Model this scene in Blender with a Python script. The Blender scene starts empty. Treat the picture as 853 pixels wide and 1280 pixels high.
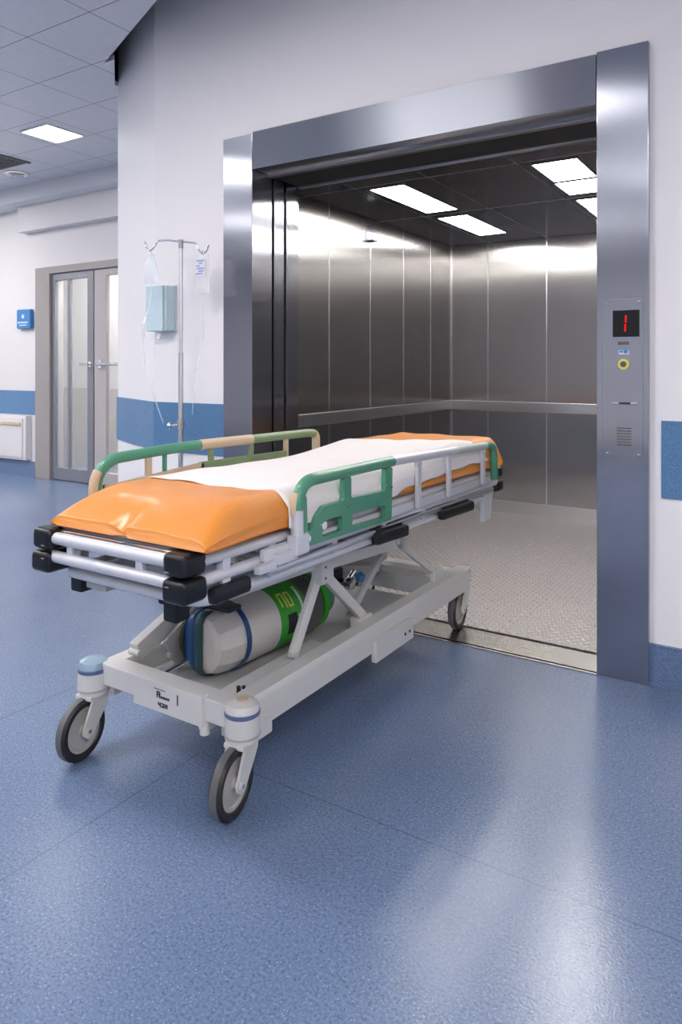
import bpy, bmesh, math, random
from mathutils import Vector, Matrix
random.seed(4)
S = bpy.context.scene
COL = S.collection
R = math.radians

# ------------------------------------------------------------ camera, world, lights, exposure
cd = bpy.data.cameras.new('camera'); cam = bpy.data.objects.new('camera', cd); COL.objects.link(cam)
cd.sensor_fit = 'HORIZONTAL'; cd.sensor_width = 36; cd.lens = 36*900/853
cd.shift_y = -182/853; cd.clip_start = .05
cam.location = (0, 0, 1.15); cam.rotation_euler = (R(90), 0, R(32.64))
S.camera = cam
w = bpy.data.worlds.new('world'); S.world = w; w.use_nodes = True
w.node_tree.nodes['Background'].inputs[0].default_value = (.75, .82, 1, 1)
w.node_tree.nodes['Background'].inputs[1].default_value = .3
S.view_settings.view_transform = 'Standard'; S.view_settings.look = 'None'
S.view_settings.gamma = 1; S.view_settings.use_curve_mapping = False
S.view_settings.exposure = 0.87
ROOM_EMIT = 21.0      # hall ceiling panels
CAR_EMIT = 15.0       # panels in the elevator car

# ------------------------------------------------------------ materials
def nt(name):
    m = bpy.data.materials.new(name); m.use_nodes = True
    n = m.node_tree.nodes; return m, n, m.node_tree.links, n['Principled BSDF']
def mat(name, col, rough=.5, metal=0, noise=.04, scale=40, bump=0, coat=0, spec=.5, trans=0, alpha=1, ior=1.45, bscale=None):
    m, n, l, b = nt(name)
    b.inputs['Roughness'].default_value = rough; b.inputs['Metallic'].default_value = metal
    b.inputs['Coat Weight'].default_value = coat; b.inputs['Coat Roughness'].default_value = .12
    b.inputs['Specular IOR Level'].default_value = spec
    b.inputs['Transmission Weight'].default_value = trans; b.inputs['Alpha'].default_value = alpha
    b.inputs['IOR'].default_value = ior
    tc = n.new('ShaderNodeTexCoord'); nz = n.new('ShaderNodeTexNoise'); nz.inputs['Scale'].default_value = scale
    nz.inputs['Detail'].default_value = 3
    l.new(tc.outputs['Object'], nz.inputs['Vector'])
    mx = n.new('ShaderNodeMix'); mx.data_type = 'RGBA'
    mx.inputs['A'].default_value = tuple(max(0, c*(1-noise)) for c in col)+(1,)
    mx.inputs['B'].default_value = tuple(min(1, c*(1+noise)) for c in col)+(1,)
    l.new(nz.outputs['Fac'], mx.inputs['Factor']); l.new(mx.outputs['Result'], b.inputs['Base Color'])
    if bump:
        bp = n.new('ShaderNodeBump'); bp.inputs['Strength'].default_value = bump; bp.inputs['Distance'].default_value = .01
        n2 = n.new('ShaderNodeTexNoise'); n2.inputs['Scale'].default_value = bscale or scale
        l.new(tc.outputs['Object'], n2.inputs['Vector'])
        l.new(n2.outputs['Fac'], bp.inputs['Height']); l.new(bp.outputs['Normal'], b.inputs['Normal'])
    return m
def steel(name, col=(.56, .57, .6), rough=.3, grain='v', aniso=.85, tangent='Z'):
    m, n, l, b = nt(name)
    b.inputs['Metallic'].default_value = 1; b.inputs['Anisotropic'].default_value = aniso
    tc = n.new('ShaderNodeTexCoord'); mp = n.new('ShaderNodeMapping')
    mp.inputs['Scale'].default_value = (260, 260, 2) if grain == 'v' else (2, 2, 260)
    l.new(tc.outputs['Object'], mp.inputs['Vector'])
    nz = n.new('ShaderNodeTexNoise'); nz.inputs['Scale'].default_value = 1; nz.inputs['Detail'].default_value = 2
    l.new(mp.outputs['Vector'], nz.inputs['Vector'])
    mr = n.new('ShaderNodeMapRange'); mr.inputs['To Min'].default_value = rough-.004; mr.inputs['To Max'].default_value = rough+.005
    l.new(nz.outputs['Fac'], mr.inputs['Value']); l.new(mr.outputs['Result'], b.inputs['Roughness'])
    big = n.new('ShaderNodeTexNoise'); big.inputs['Scale'].default_value = 1.3; l.new(tc.outputs['Object'], big.inputs['Vector'])
    mx = n.new('ShaderNodeMix'); mx.data_type = 'RGBA'
    mx.inputs['A'].default_value = tuple(c*.93 for c in col)+(1,); mx.inputs['B'].default_value = tuple(c*1.07 for c in col)+(1,)
    l.new(big.outputs['Fac'], mx.inputs['Factor']); l.new(mx.outputs['Result'], b.inputs['Base Color'])
    tg = n.new('ShaderNodeTangent'); tg.direction_type = 'RADIAL'; tg.axis = tangent
    l.new(tg.outputs['Tangent'], b.inputs['Tangent'])
    b.inputs['Anisotropic Rotation'].default_value = 0 if grain == 'v' else .25
    return m
def emit(name, col, s):
    m = bpy.data.materials.new(name); m.use_nodes = True; n = m.node_tree.nodes; l = m.node_tree.links
    n.clear(); e = n.new('ShaderNodeEmission'); o = n.new('ShaderNodeOutputMaterial')
    e.inputs[0].default_value = col+(1,); e.inputs[1].default_value = s; l.new(e.outputs[0], o.inputs[0])
    return m
def mathn(n, l, op, a, b=None, c=None):
    x = n.new('ShaderNodeMath'); x.operation = op
    for i, v in enumerate((a, b, c)):
        if v is None: continue
        if isinstance(v, (int, float)): x.inputs[i].default_value = v
        else: l.new(v, x.inputs[i])
    return x.outputs[0]
def ramp(n, l, fac, stops):
    r = n.new('ShaderNodeValToRGB'); e = r.color_ramp.elements
    while len(e) < len(stops): e.new(.5)
    for q, (p, c) in zip(e, stops): q.position = p; q.color = c+(1,)
    l.new(fac, r.inputs[0]); return r.outputs[0]
def vinyl(name, base, rough=.33, seams=False):
    m, n, l, b = nt(name)
    tc = n.new('ShaderNodeTexCoord'); v = tc.outputs['Object']
    def noise(sc, det=2):
        z = n.new('ShaderNodeTexNoise'); z.inputs['Scale'].default_value = sc; z.inputs['Detail'].default_value = det
        l.new(v, z.inputs['Vector']); return z.outputs['Fac']
    B = base
    c1 = ramp(n, l, noise(150, 3), [(.32, tuple(c*.74 for c in B)), (.5, B), (.68, tuple(min(1, c*1.22) for c in B))])
    vo = n.new('ShaderNodeTexVoronoi'); vo.inputs['Scale'].default_value = 190; l.new(v, vo.inputs['Vector'])
    sep = n.new('ShaderNodeSeparateColor'); l.new(vo.outputs['Color'], sep.inputs[0])
    near = mathn(n, l, 'LESS_THAN', vo.outputs['Distance'], .33)
    def chips(src, lo, hi, col, amt, prev):
        f = mathn(n, l, 'MULTIPLY', mathn(n, l, 'GREATER_THAN', src, lo), mathn(n, l, 'LESS_THAN', src, hi))
        f = mathn(n, l, 'MULTIPLY', mathn(n, l, 'MULTIPLY', f, near), amt)
        x = n.new('ShaderNodeMix'); x.data_type = 'RGBA'; l.new(f, x.inputs['Factor']); l.new(prev, x.inputs['A'])
        x.inputs['B'].default_value = col+(1,); return x.outputs['Result']
    c = chips(sep.outputs[0], .0, .13, (.05, .075, .13), .65, c1)
    c = chips(sep.outputs[0], .87, 1.1, (.36, .44, .58), .55, c)
    c = chips(sep.outputs[1], .93, 1.1, (.22, .17, .17), .75, c)
    # broad wear
    mx = n.new('ShaderNodeMix'); mx.data_type = 'RGBA'; mx.blend_type = 'MULTIPLY'; mx.inputs['Factor'].default_value = 1
    l.new(c, mx.inputs['A']); l.new(ramp(n, l, noise(1.2, 4), [(.3, (.9, .9, .92)), (.7, (1.06, 1.06, 1.05))]), mx.inputs['B'])
    out = mx.outputs['Result']
    if seams:
        sx = n.new('ShaderNodeSeparateXYZ'); l.new(v, sx.inputs[0])
        X, Y = sx.outputs[0], sx.outputs[1]
        def line(c_, at, wd, extra=None):
            f = mathn(n, l, 'LESS_THAN', mathn(n, l, 'ABSOLUTE', mathn(n, l, 'SUBTRACT', c_, at)), wd)
            return f if extra is None else mathn(n, l, 'MULTIPLY', f, extra)
        a = line(Y, 1.58, .0013, mathn(n, l, 'GREATER_THAN', X, -1.5))
        a = mathn(n, l, 'MAXIMUM', a, line(X, -1.51, .0013, mathn(n, l, 'LESS_THAN', Y, 1.58)))
        a = mathn(n, l, 'MAXIMUM', a, line(X, -2.2, .0018))
        x = n.new('ShaderNodeMix'); x.data_type = 'RGBA'; l.new(mathn(n, l, 'MULTIPLY', a, .75), x.inputs['Factor'])
        l.new(out, x.inputs['A']); x.inputs['B'].default_value = (.06, .08, .1, 1); out = x.outputs['Result']
    l.new(out, b.inputs['Base Color'])
    rr = n.new('ShaderNodeMapRange'); rr.inputs['To Min'].default_value = rough-.004; rr.inputs['To Max'].default_value = rough+.004
    l.new(noise(5, 5), rr.inputs['Value']); l.new(rr.outputs['Result'], b.inputs['Roughness'])
    bp = n.new('ShaderNodeBump'); bp.inputs['Strength'].default_value = .25; bp.inputs['Distance'].default_value = .0015
    l.new(noise(160, 2), bp.inputs['Height']); l.new(bp.outputs['Normal'], b.inputs['Normal'])
    b.inputs['Specular IOR Level'].default_value = .75
    return m
def tileplate(name):
    m, n, l, b = nt(name)
    tc = n.new('ShaderNodeTexCoord'); mp = n.new('ShaderNodeMapping'); mp.inputs['Rotation'].default_value = (0, 0, R(45))
    s = 1/.034; mp.inputs['Scale'].default_value = (s, s, s)
    l.new(tc.outputs['Object'], mp.inputs['Vector'])
    sx = n.new('ShaderNodeSeparateXYZ'); l.new(mp.outputs['Vector'], sx.inputs[0]); X, Y = sx.outputs[0], sx.outputs[1]
    fx = mathn(n, l, 'SUBTRACT', mathn(n, l, 'FRACT', X), .5); fy = mathn(n, l, 'SUBTRACT', mathn(n, l, 'FRACT', Y), .5)
    par = mathn(n, l, 'GREATER_THAN', mathn(n, l, 'MODULO', mathn(n, l, 'ABSOLUTE', mathn(n, l, 'ADD', mathn(n, l, 'FLOOR', X), mathn(n, l, 'FLOOR', Y))), 2), .5)
    def ell(a, c):
        p = mathn(n, l, 'POWER', mathn(n, l, 'DIVIDE', a, .46), 2); q = mathn(n, l, 'POWER', mathn(n, l, 'DIVIDE', c, .17), 2)
        return mathn(n, l, 'SUBTRACT', 1, mathn(n, l, 'ADD', p, q))
    e1, e2 = ell(fx, fy), ell(fy, fx)
    mx = n.new('ShaderNodeMix'); l.new(par, mx.inputs['Factor']); l.new(e1, mx.inputs['A']); l.new(e2, mx.inputs['B'])
    h = mathn(n, l, 'MAXIMUM', mx.outputs['Result'], 0)
    h = mathn(n, l, 'MINIMUM', h, .5)
    bp = n.new('ShaderNodeBump'); bp.inputs['Strength'].default_value = 1; bp.inputs['Distance'].default_value = .018
    l.new(h, bp.inputs['Height']); l.new(bp.outputs['Normal'], b.inputs['Normal'])
    f2 = mathn(n, l, 'MULTIPLY', h, 2)
    l.new(ramp(n, l, f2, [(.0, (.36, .34, .34)), (.9, (.86, .83, .83))]), b.inputs['Base Color'])
    b.inputs['Metallic'].default_value = .9
    rr = n.new('ShaderNodeMapRange'); rr.inputs['To Min'].default_value = .48; rr.inputs['To Max'].default_value = .26
    l.new(f2, rr.inputs['Value']); l.new(rr.outputs['Result'], b.inputs['Roughness'])
    return m
def ceiling_mat(name, x0, dx, y0, dy):
    m, n, l, b = nt(name)
    tc = n.new('ShaderNodeTexCoord'); sx = n.new('ShaderNodeSeparateXYZ'); l.new(tc.outputs['Object'], sx.inputs[0])
    def ln(c, o, d):
        f = mathn(n, l, 'FRACT', mathn(n, l, 'ADD', mathn(n, l, 'DIVIDE', mathn(n, l, 'SUBTRACT', c, o), d), 100.5))
        return mathn(n, l, 'LESS_THAN', mathn(n, l, 'MULTIPLY', mathn(n, l, 'ABSOLUTE', mathn(n, l, 'SUBTRACT', f, .5)), d), .0035)
    f = mathn(n, l, 'MAXIMUM', ln(sx.outputs[0], x0, dx), ln(sx.outputs[1], y0, dy))
    nz = n.new('ShaderNodeTexNoise'); nz.inputs['Scale'].default_value = 30; l.new(tc.outputs['Object'], nz.inputs['Vector'])
    c = ramp(n, l, nz.outputs['Fac'], [(.3, (.60, .61, .66)), (.7, (.64, .65, .70))])
    x = n.new('ShaderNodeMix'); x.data_type = 'RGBA'; l.new(f, x.inputs['Factor']); l.new(c, x.inputs['A']); x.inputs['B'].default_value = (.2, .2, .23, 1)
    l.new(x.outputs['Result'], b.inputs['Base Color']); b.inputs['Roughness'].default_value = .32
    return m

M = {}
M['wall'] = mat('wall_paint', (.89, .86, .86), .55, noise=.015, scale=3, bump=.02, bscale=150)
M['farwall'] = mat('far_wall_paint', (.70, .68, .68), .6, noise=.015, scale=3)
M['floor'] = vinyl('blue_vinyl_floor', (.145, .204, .33), .235, seams=True)
M['band'] = vinyl('blue_band_vinyl', (.085, .215, .40), .45)
M['base'] = vinyl('base_vinyl', (.13, .20, .34), .4)
M['ceil'] = ceiling_mat('ceiling_tiles', -3.05, .52, 2.39, .425)
M['ceil2'] = mat('ceiling_plaster', (.62, .63, .66), .5, noise=.02)
M['void'] = mat('ceiling_void', (.55, .55, .58), .8)
M['steel_v'] = steel('brushed_steel_upright', (.40, .415, .465), .215, 'v', 1.0)
M['steel_h'] = steel('brushed_steel_level', (.42, .435, .48), .38, 'h', 1.0)
M['car'] = steel('car_steel', (.39, .38, .375), .27, 'v', 1.0)
M['carceil'] = mat('car_ceiling_steel', (.22, .21, .205), .14, 1, noise=.05, scale=2)
M['rail_steel'] = mat('handrail_steel', (.5, .5, .5), .28, 1)
M['trimsteel'] = mat('joint_steel', (.75, .75, .76), .25, 1)
M['black'] = mat('black_gap', (.006, .006, .007), .5)
M['plate'] = tileplate('checker_plate')
M['sill'] = mat('sill_steel', (.55, .53, .51), .25, 1, noise=.1, scale=20)
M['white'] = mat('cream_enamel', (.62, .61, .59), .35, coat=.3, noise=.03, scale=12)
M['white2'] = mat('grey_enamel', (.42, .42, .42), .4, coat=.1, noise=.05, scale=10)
M['alu'] = mat('satin_aluminium', (.74, .74, .77), .30, .85, noise=.04, scale=20)
M['alu2'] = mat('pale_coated_tube', (.66, .67, .71), .32, .2, noise=.04)
M['chrome'] = mat('chrome', (.75, .75, .77), .12, 1)
M['blackp'] = mat('black_plastic', (.007, .008, .011), .33, noise=.3, scale=30)
M['rubber'] = mat('grey_black_rubber', (.018, .018, .02), .45, noise=.1)
M['treadg'] = mat('grey_tread', (.12, .12, .125), .4)
M['hub'] = mat('wheel_hub_grey', (.40, .385, .36), .4)
M['capblue'] = mat('pale_blue_plastic', (.25, .36, .45), .25, coat=.4)
M['bluering'] = mat('blue_grey_ring', (.09, .13, .25), .35)
M['orange'] = mat('orange_vinyl', (.74, .27, .045), .36, coat=.15, noise=.08, scale=6, bump=.15, bscale=25)
M['sheet'] = mat('white_sheet', (.80, .755, .74), .85, noise=.02, bump=.25, bscale=14)
M['green'] = mat('green_plastic', (.07, .27, .165), .35, coat=.3, noise=.12, scale=10)
M['green2'] = mat('olive_green_plastic', (.19, .27, .13), .4, noise=.15, scale=10)
M['beige'] = mat('worn_beige_plastic', (.60, .45, .30), .45, noise=.12, scale=15)
M['deck'] = mat('dark_tray', (.10, .10, .115), .35, .3)
M['tank'] = mat('cream_tank', (.60, .58, .55), .3, coat=.3)
M['straB'] = mat('blue_strap', (.012, .06, .19), .35, coat=.2)
M['straG'] = mat('dark_green_strap', (.02, .065, .08), .5)
M['straK'] = mat('black_strap', (.02, .02, .022), .55)
M['labelg'] = mat('green_label', (.04, .36, .03), .35, noise=.25, scale=30)
M['yellow'] = mat('yellow_print', (.75, .65, .15), .5)
M['ink'] = mat('dark_print', (.02, .02, .025), .6)
M['labelw'] = mat('white_label', (.8, .8, .8), .5)
M['tankgrey'] = mat('tank_grey', (.10, .10, .10), .4)
M['box'] = mat('pale_blue_box', (.60, .74, .80), .4, coat=.2)
M['boxside'] = mat('pale_teal_side', (.50, .62, .66), .4)
M['bag'] = mat('clear_bag', (.86, .92, .97), .12, alpha=.33, noise=.03)
M['bagw'] = mat('milky_bag', (.93, .93, .95), .2, alpha=.45)
M['tube'] = mat('clear_tube', (.85, .9, .93), .1, alpha=.22)
M['print'] = mat('violet_print', (.35, .36, .75), .5, noise=.5, scale=120)
M['bluebox'] = mat('blue_plastic', (.05, .22, .50), .4)
M['doorf'] = mat('door_frame_taupe', (.33, .305, .29), .45)
M['doora'] = mat('door_aluminium', (.27, .28, .31), .35, .5)
M['doorp'] = mat('pinkish_leaf_paint', (.46, .42, .41), .45)
M['beigewall'] = mat('beige_panelling', (.52, .46, .40), .5)
M['glass'] = mat('door_glass', (.9, .93, .93), .05, alpha=.16)
M['redled'] = emit('red_led', (1, .01, .012), .75)
M['screen'] = mat('dark_screen', (.008, .008, .01), .15)
M['lamp'] = emit('ceiling_panel_light', (1, .965, .955), ROOM_EMIT)
M['lampv'] = emit('small_ceiling_light', (.96, .97, 1), 14)
M['lampc'] = emit('car_panel_light', (1, .96, .92), CAR_EMIT)
M['lampr'] = emit('side_room_light', (1, .97, .92), 26)

# ------------------------------------------------------------ mesh helpers (world coordinates; obj() moves them to the root)
def link(name, bm, m, parent=None, smooth=True, ang=35):
    me = bpy.data.meshes.new(name)
    if parent is not None:
        p = parent
        off = Vector((0, 0, 0))
        while p is not None: off += p.location; p = p.parent
        bmesh.ops.translate(bm, verts=bm.verts, vec=-off)
    bmesh.ops.recalc_face_normals(bm, faces=bm.faces)
    bm.to_mesh(me); bm.free()
    ms = m if isinstance(m, (list, tuple)) else [m]
    for q in ms: me.materials.append(M[q] if isinstance(q, str) else q)
    if smooth:
        me.polygons.foreach_set('use_smooth', [True]*len(me.polygons))
        me.set_sharp_from_angle(angle=R(ang))
    o = bpy.data.objects.new(name, me); COL.objects.link(o); o.parent = parent
    if smooth and ang < 50: q = o.modifiers.new('normals', 'WEIGHTED_NORMAL'); q.keep_sharp = True; q.weight = 90
    return o
def B(): return bmesh.new()
def box(bm, a, b, bev=0, rot=None, mi=0, seg=2):
    c = Vector([(a[i]+b[i])/2 for i in range(3)]); s = [abs(b[i]-a[i]) for i in range(3)]
    r = bmesh.ops.create_cube(bm, size=1)
    vs = r['verts']
    for v in vs: v.co = Vector([v.co[i]*s[i] for i in range(3)])
    fs = set(f for v in vs for f in v.link_faces)
    if bev:
        es = list(set(e for v in vs for e in v.link_edges))
        rb = bmesh.ops.bevel(bm, geom=es, offset=min(bev, min(s)*.49), segments=seg, affect='EDGES', profile=.5)
        vs = list(set(v for f in rb['faces'] for v in f.verts)); 
        allv = set(vs)
        # gather connected
        st = list(allv)
        while st:
            v = st.pop()
            for e in v.link_edges:
                o = e.other_vert(v)
                if o not in allv: allv.add(o); st.append(o)
        vs = list(allv); fs = set(f for v in vs for f in v.link_faces)
    for f in fs: f.material_index = mi
    mtx = Matrix.Translation(c) @ (rot.to_4x4() if rot else Matrix.Identity(4))
    for v in vs: v.co = mtx @ v.co
    return vs
def beam(bm, p, q, wd, ht, bev=.003, up=(0, 0, 1), mi=0):
    """box beam from p to q; wd across, ht along 'up'"""
    p, q = Vector(p), Vector(q); d = (q-p); L = d.length; d.normalize()
    u = Vector(up); sd = d.cross(u).normalized(); u = sd.cross(d).normalized()
    m = Matrix((sd, d, u)).transposed()
    c = (p+q)/2
    return box(bm, c-Vector((wd/2, L/2, ht/2)), c+Vector((wd/2, L/2, ht/2)), bev, m, mi)
def fillet(pts, r, n=6, closed=False):
    pts = [Vector(p) for p in pts]; out = []
    N = len(pts)
    for i, p in enumerate(pts):
        if not closed and (i == 0 or i == N-1): out.append(p); continue
        a = pts[i-1]-p; b = pts[(i+1) % N]-p
        rr = min(r, a.length*.49, b.length*.49)
        A_ = p+a.normalized()*rr; C_ = p+b.normalized()*rr
        for k in range(n+1):
            t = k/n
            out.append(A_*(1-t)**2+p*2*t*(1-t)+C_*t*t)
    return out
def tube(bm, pts, r, n=12, closed=False, mi=0, flat=None, caps=True):
    pts = [Vector(p) for p in pts]; N = len(pts); rings = []
    prev = None
    for i, p in enumerate(pts):
        a = pts[i-1] if (i or closed) else p; b = pts[(i+1) % N] if (i < N-1 or closed) else p
        d = (b-a).normalized()
        if prev is None:
            h = Vector((0, 0, 1)) if abs(d.z) < .9 else Vector((1, 0, 0))
            s = d.cross(h).normalized()
        else:
            s = (prev-d*prev.dot(d)).normalized()
        prev = s; u = s.cross(d).normalized()
        rad = r[i] if isinstance(r, (list, tuple)) else r
        fx, fy = flat or (1, 1)
        rings.append([bm.verts.new(p+s*math.cos(2*math.pi*k/n)*rad*fx+u*math.sin(2*math.pi*k/n)*rad*fy) for k in range(n)])
    M_ = N if closed else N-1
    for i in range(M_):
        A_, B_ = rings[i], rings[(i+1) % N]
        for k in range(n):
            f = bm.faces.new((A_[k], A_[(k+1) % n], B_[(k+1) % n], B_[k])); f.material_index = mi
    if not closed and caps:
        for q in (rings[0], rings[-1]):
            f = bm.faces.new(q); f.material_index = mi
def cyl(bm, p, q, r, n=24, mi=0): tube(bm, [p, q], r, n, mi=mi)
def lathe(bm, prof, c, axis, n=32, mi=0):
    """prof [(radius, along)], around axis through c"""
    ax = Vector(axis).normalized(); h = Vector((0, 0, 1)) if abs(ax.z) < .9 else Vector((1, 0, 0))
    s = ax.cross(h).normalized(); u = s.cross(ax)
    c = Vector(c); rings = []
    for (r, a) in prof:
        if r < 1e-5: rings.append([bm.verts.new(c+ax*a)])
        else: rings.append([bm.verts.new(c+ax*a+(s*math.cos(2*math.pi*k/n)+u*math.sin(2*math.pi*k/n))*r) for k in range(n)])
    for A_, B_ in zip(rings, rings[1:]):
        for k in range(n):
            if len(A_) == 1 and len(B_) == 1: break
            if len(A_) == 1: f = bm.faces.new((A_[0], B_[k], B_[(k+1) % n]))
            elif len(B_) == 1: f = bm.faces.new((A_[k], A_[(k+1) % n], B_[0]))
            else: f = bm.faces.new((A_[k], A_[(k+1) % n], B_[(k+1) % n], B_[k]))
            f.material_index = mi
def prism(bm, pts, vec, mi=0):
    vec = Vector(vec); a = [bm.verts.new(Vector(p)) for p in pts]; b = [bm.verts.new(Vector(p)+vec) for p in pts]
    fs = [bm.faces.new(a), bm.faces.new(b[::-1])]
    n = len(a)
    for i in range(n): fs.append(bm.faces.new((a[i], a[(i+1) % n], b[(i+1) % n], b[i])))
    for f in fs: f.material_index = mi
def holed(bm, outer, holes, x0, x1, mi=0):
    """plate in the Y-Z plane with holes, from x0 to x1"""
    from mathutils.geometry import tessellate_polygon
    polys = [[Vector((0, y, z)) for y, z in outer]]+[[Vector((0, y, z)) for y, z in h] for h in holes]
    flat = [p for q in polys for p in q]
    tris = tessellate_polygon(polys)
    A_ = [bm.verts.new((x0, p.y, p.z)) for p in flat]; C_ = [bm.verts.new((x1, p.y, p.z)) for p in flat]
    for t in tris:
        for V in (A_, C_):
            try: bm.faces.new([V[i] for i in t]).material_index = mi
            except ValueError: pass
    k = 0
    for q in polys:
        n = len(q)
        for i in range(n):
            bm.faces.new((A_[k+i], A_[k+(i+1) % n], C_[k+(i+1) % n], C_[k+i])).material_index = mi
        k += n
def tag(o, label=None, cat=None, group=None, kind=None):
    if label: o['label'] = label
    if cat: o['category'] = cat
    if group: o['group'] = group
    if kind: o['kind'] = kind
    return o
def thing(name, loc, label, cat, group=None, parent=None):
    o = bpy.data.objects.new(name, None); o.empty_display_size = .05; COL.objects.link(o); o.location = loc
    return tag(o, label, cat, group)
def struct(name, bm, m, smooth=False):
    o = link(name, bm, m, None, smooth); o['kind'] = 'structure'; return o
def copy_tree(o, parent=None):
    c = o.copy(); COL.objects.link(c); c.parent = parent
    for ch in [q for q in bpy.data.objects if q.parent == o]: copy_tree(ch, c)
    return c

# ------------------------------------------------------------ the room
XL, XR, YB = -9.2, 2.6, -5.6
WY, FY, CZ = 2.8, 4.58, 2.95
b = B(); prism(b, [(XL, YB, -.1), (XR, YB, -.1), (XR, 2.81, -.1), (-.645, 2.81, -.1), (-.645, 2.77, -.1), (-2.303, 2.77, -.1), (-2.303, 2.81, -.1), (-3.02, 2.81, -.1), (-3.69, 3.125, -.1), (-3.69, 7.0, -.1), (XL, 7.0, -.1)], (0, 0, .1)); struct('floor', b, 'floor')
# main tiled ceiling, cut back along the lift wall so the void above shows at the pillar
b = B(); prism(b, [(XL, YB, CZ), (XR, YB, CZ), (XR, 2.47, CZ), (-2.62, 2.47, CZ), (-3.49, 2.84, CZ), (-3.40, 2.84, CZ), (-3.705, 3.10, CZ), (-3.705, 4.35, CZ), (XL, 4.35, CZ)], (0, 0, .03)); struct('ceiling', b, 'ceil')
b = B(); prism(b, [(XL, 4.33, 2.95), (XL, 4.33, 2.80), (XL, 4.6, 2.80), (XL, 4.6, 2.84), (XL, 4.36, 2.84), (XL, 4.36, 3.1), (XL, 4.355, 3.1), (XL, 4.355, 2.95)], (-3.7-XL, 0, 0)); struct('trim_1', b, 'ceil2')
b = B(); box(b, (XL-.2, YB-.2, 3.4), (XR+.2, 4.7, 3.5)); struct('ceiling_upper', b, 'void')
# lift wall with its opening
b = B()
prism(b, [(-3.02, WY, 0), (-2.47, WY, 0), (-2.47, WY+.12, 0), (-3.02, WY+.12, 0)], (0, 0, 3.4))
box(b, (-.49, WY, 0), (XR, WY+.12, 3.4)); box(b, (-2.47, WY, 2.29), (-.49, WY+.12, 3.4))
prism(b, [(-3.02, WY, 0), (-3.02, WY+.12, 0), (-3.6, 3.2, 0), (-3.6, FY, 0), (-3.7, FY, 0), (-3.7, 3.12, 0)], (0, 0, 3.4))
struct('wall_back', b, 'wall')
b = B()
box(b, (XL, FY, 0), (-6.665, FY+.14, 3.4)); box(b, (-6.665, FY, 2.16), (-3.7, FY+.14, 3.4))
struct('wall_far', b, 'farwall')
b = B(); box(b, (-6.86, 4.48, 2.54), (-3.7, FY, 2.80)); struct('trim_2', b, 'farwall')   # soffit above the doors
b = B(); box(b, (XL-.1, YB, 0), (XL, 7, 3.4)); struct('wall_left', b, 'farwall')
b = B(); box(b, (XR, YB, 0), (XR+.1, 2.9, 3.4)); struct('wall_right', b, 'wall')
b = B(); box(b, (XL, YB-.1, 0), (XR, YB, 3.4)); struct('wall_front', b, 'wall')
# room behind the glass doors
b = B(); box(b, (XL, 5.45, .9), (-3.7, 5.5, 2.7), mi=0); box(b, (XL, 5.44, 0), (-3.7, 5.5, .9), mi=1)
box(b, (-3.69, FY+.15, .9), (-3.6, 5.5, 2.7)); box(b, (-3.70, FY+.15, 0), (-3.6, 5.5, .9), mi=1); struct('wall_back_room', b, ['farwall', 'beigewall'])
b = B(); box(b, (XL, FY+.145, 2.7), (-3.6, 5.5, 2.8)); struct('ceiling_back_room', b, 'ceil2')
# blue wall bands and skirtings
b = B(); d = .006
prism(b, [(-2.493, WY, .685), (-3.02, WY, .685), (-3.7, 3.12, .685), (-3.705, 3.112, .685), (-3.022, WY-d, .685), (-2.493, WY-d, .685)], (0, 0, .27)); struct('trim_3', b, 'band')
b = B(); box(b, (-.425, WY-d, .678), (XR, WY, .955)); struct('trim_4', b, 'band')
b = B(); box(b, (XL, FY-d, .645), (-6.68, FY, .895)); struct('trim_5', b, 'band')
b = B(); box(b, (-.464, WY-.008, 0), (XR, WY, .146)); box(b, (-.464, WY-.012, .144), (XR, WY, .150)); struct('baseboard_right', b, 'base')
b = B(); box(b, (XL, FY-.02, 0), (-6.68, FY, .16)); struct('baseboard_far', b, 'base')
b = B(); prism(b, [(-2.493, WY, 0), (-3.02, WY, 0), (-3.7, 3.12, 0), (-3.705, 3.112, 0), (-3.022, WY-d, 0), (-2.493, WY-d, 0)], (0, 0, .146)); struct('baseboard_left', b, 'base')

# ------------------------------------------------------------ far doors
b = B(); box(b, (-6.665, FY-.03, 0), (-6.43, FY+.14, 2.16), .004); box(b, (-6.43, FY-.03, 2.09), (-3.7, FY+.14, 2.16), .004)
fr = struct('door_1', b, 'doorf', True)
def leaf(name, x0, x1, st0, st1, mullion, m, y):
    b = B()
    box(b, (x0, y, .01), (x0+st0, y+.045, 2.085), .003); box(b, (x1-st1, y, .01), (x1, y+.045, 2.085), .003)
    box(b, (x0+st0, y, .01), (x1-st1, y+.045, .13), .003); box(b, (x0+st0, y, 2.02), (x1-st1, y+.045, 2.085), .003)
    if mullion: box(b, (mullion-.018, y+.002, .13), (mullion+.018, y+.04, 2.02), .003)
    o = struct(name, b, m, True)
    g = B(); box(g, (x0+st0, y+.018, .13), (x1-st1, y+.026, 2.02)); link('door_glass', g, 'glass', o)
    return o
d2 = leaf('door_2', -6.425, -5.785, .05, .09, -6.165, 'doora', FY+.0)
h = B(); cyl(h, (-5.83, FY-.045, 1.17), (-5.83, FY, 1.17), .012); tube(h, [(-5.83, FY-.045, 1.17), (-5.93, FY-.045, 1.172)], .011); cyl(h, (-5.83, FY-.008, 1.17), (-5.83, FY, 1.17), .026)
link('door_handle', h, 'chrome', d2)
d3 = leaf('door_3', -5.77, -4.1, .17, .17, None, 'doorp', FY+.0)
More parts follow.
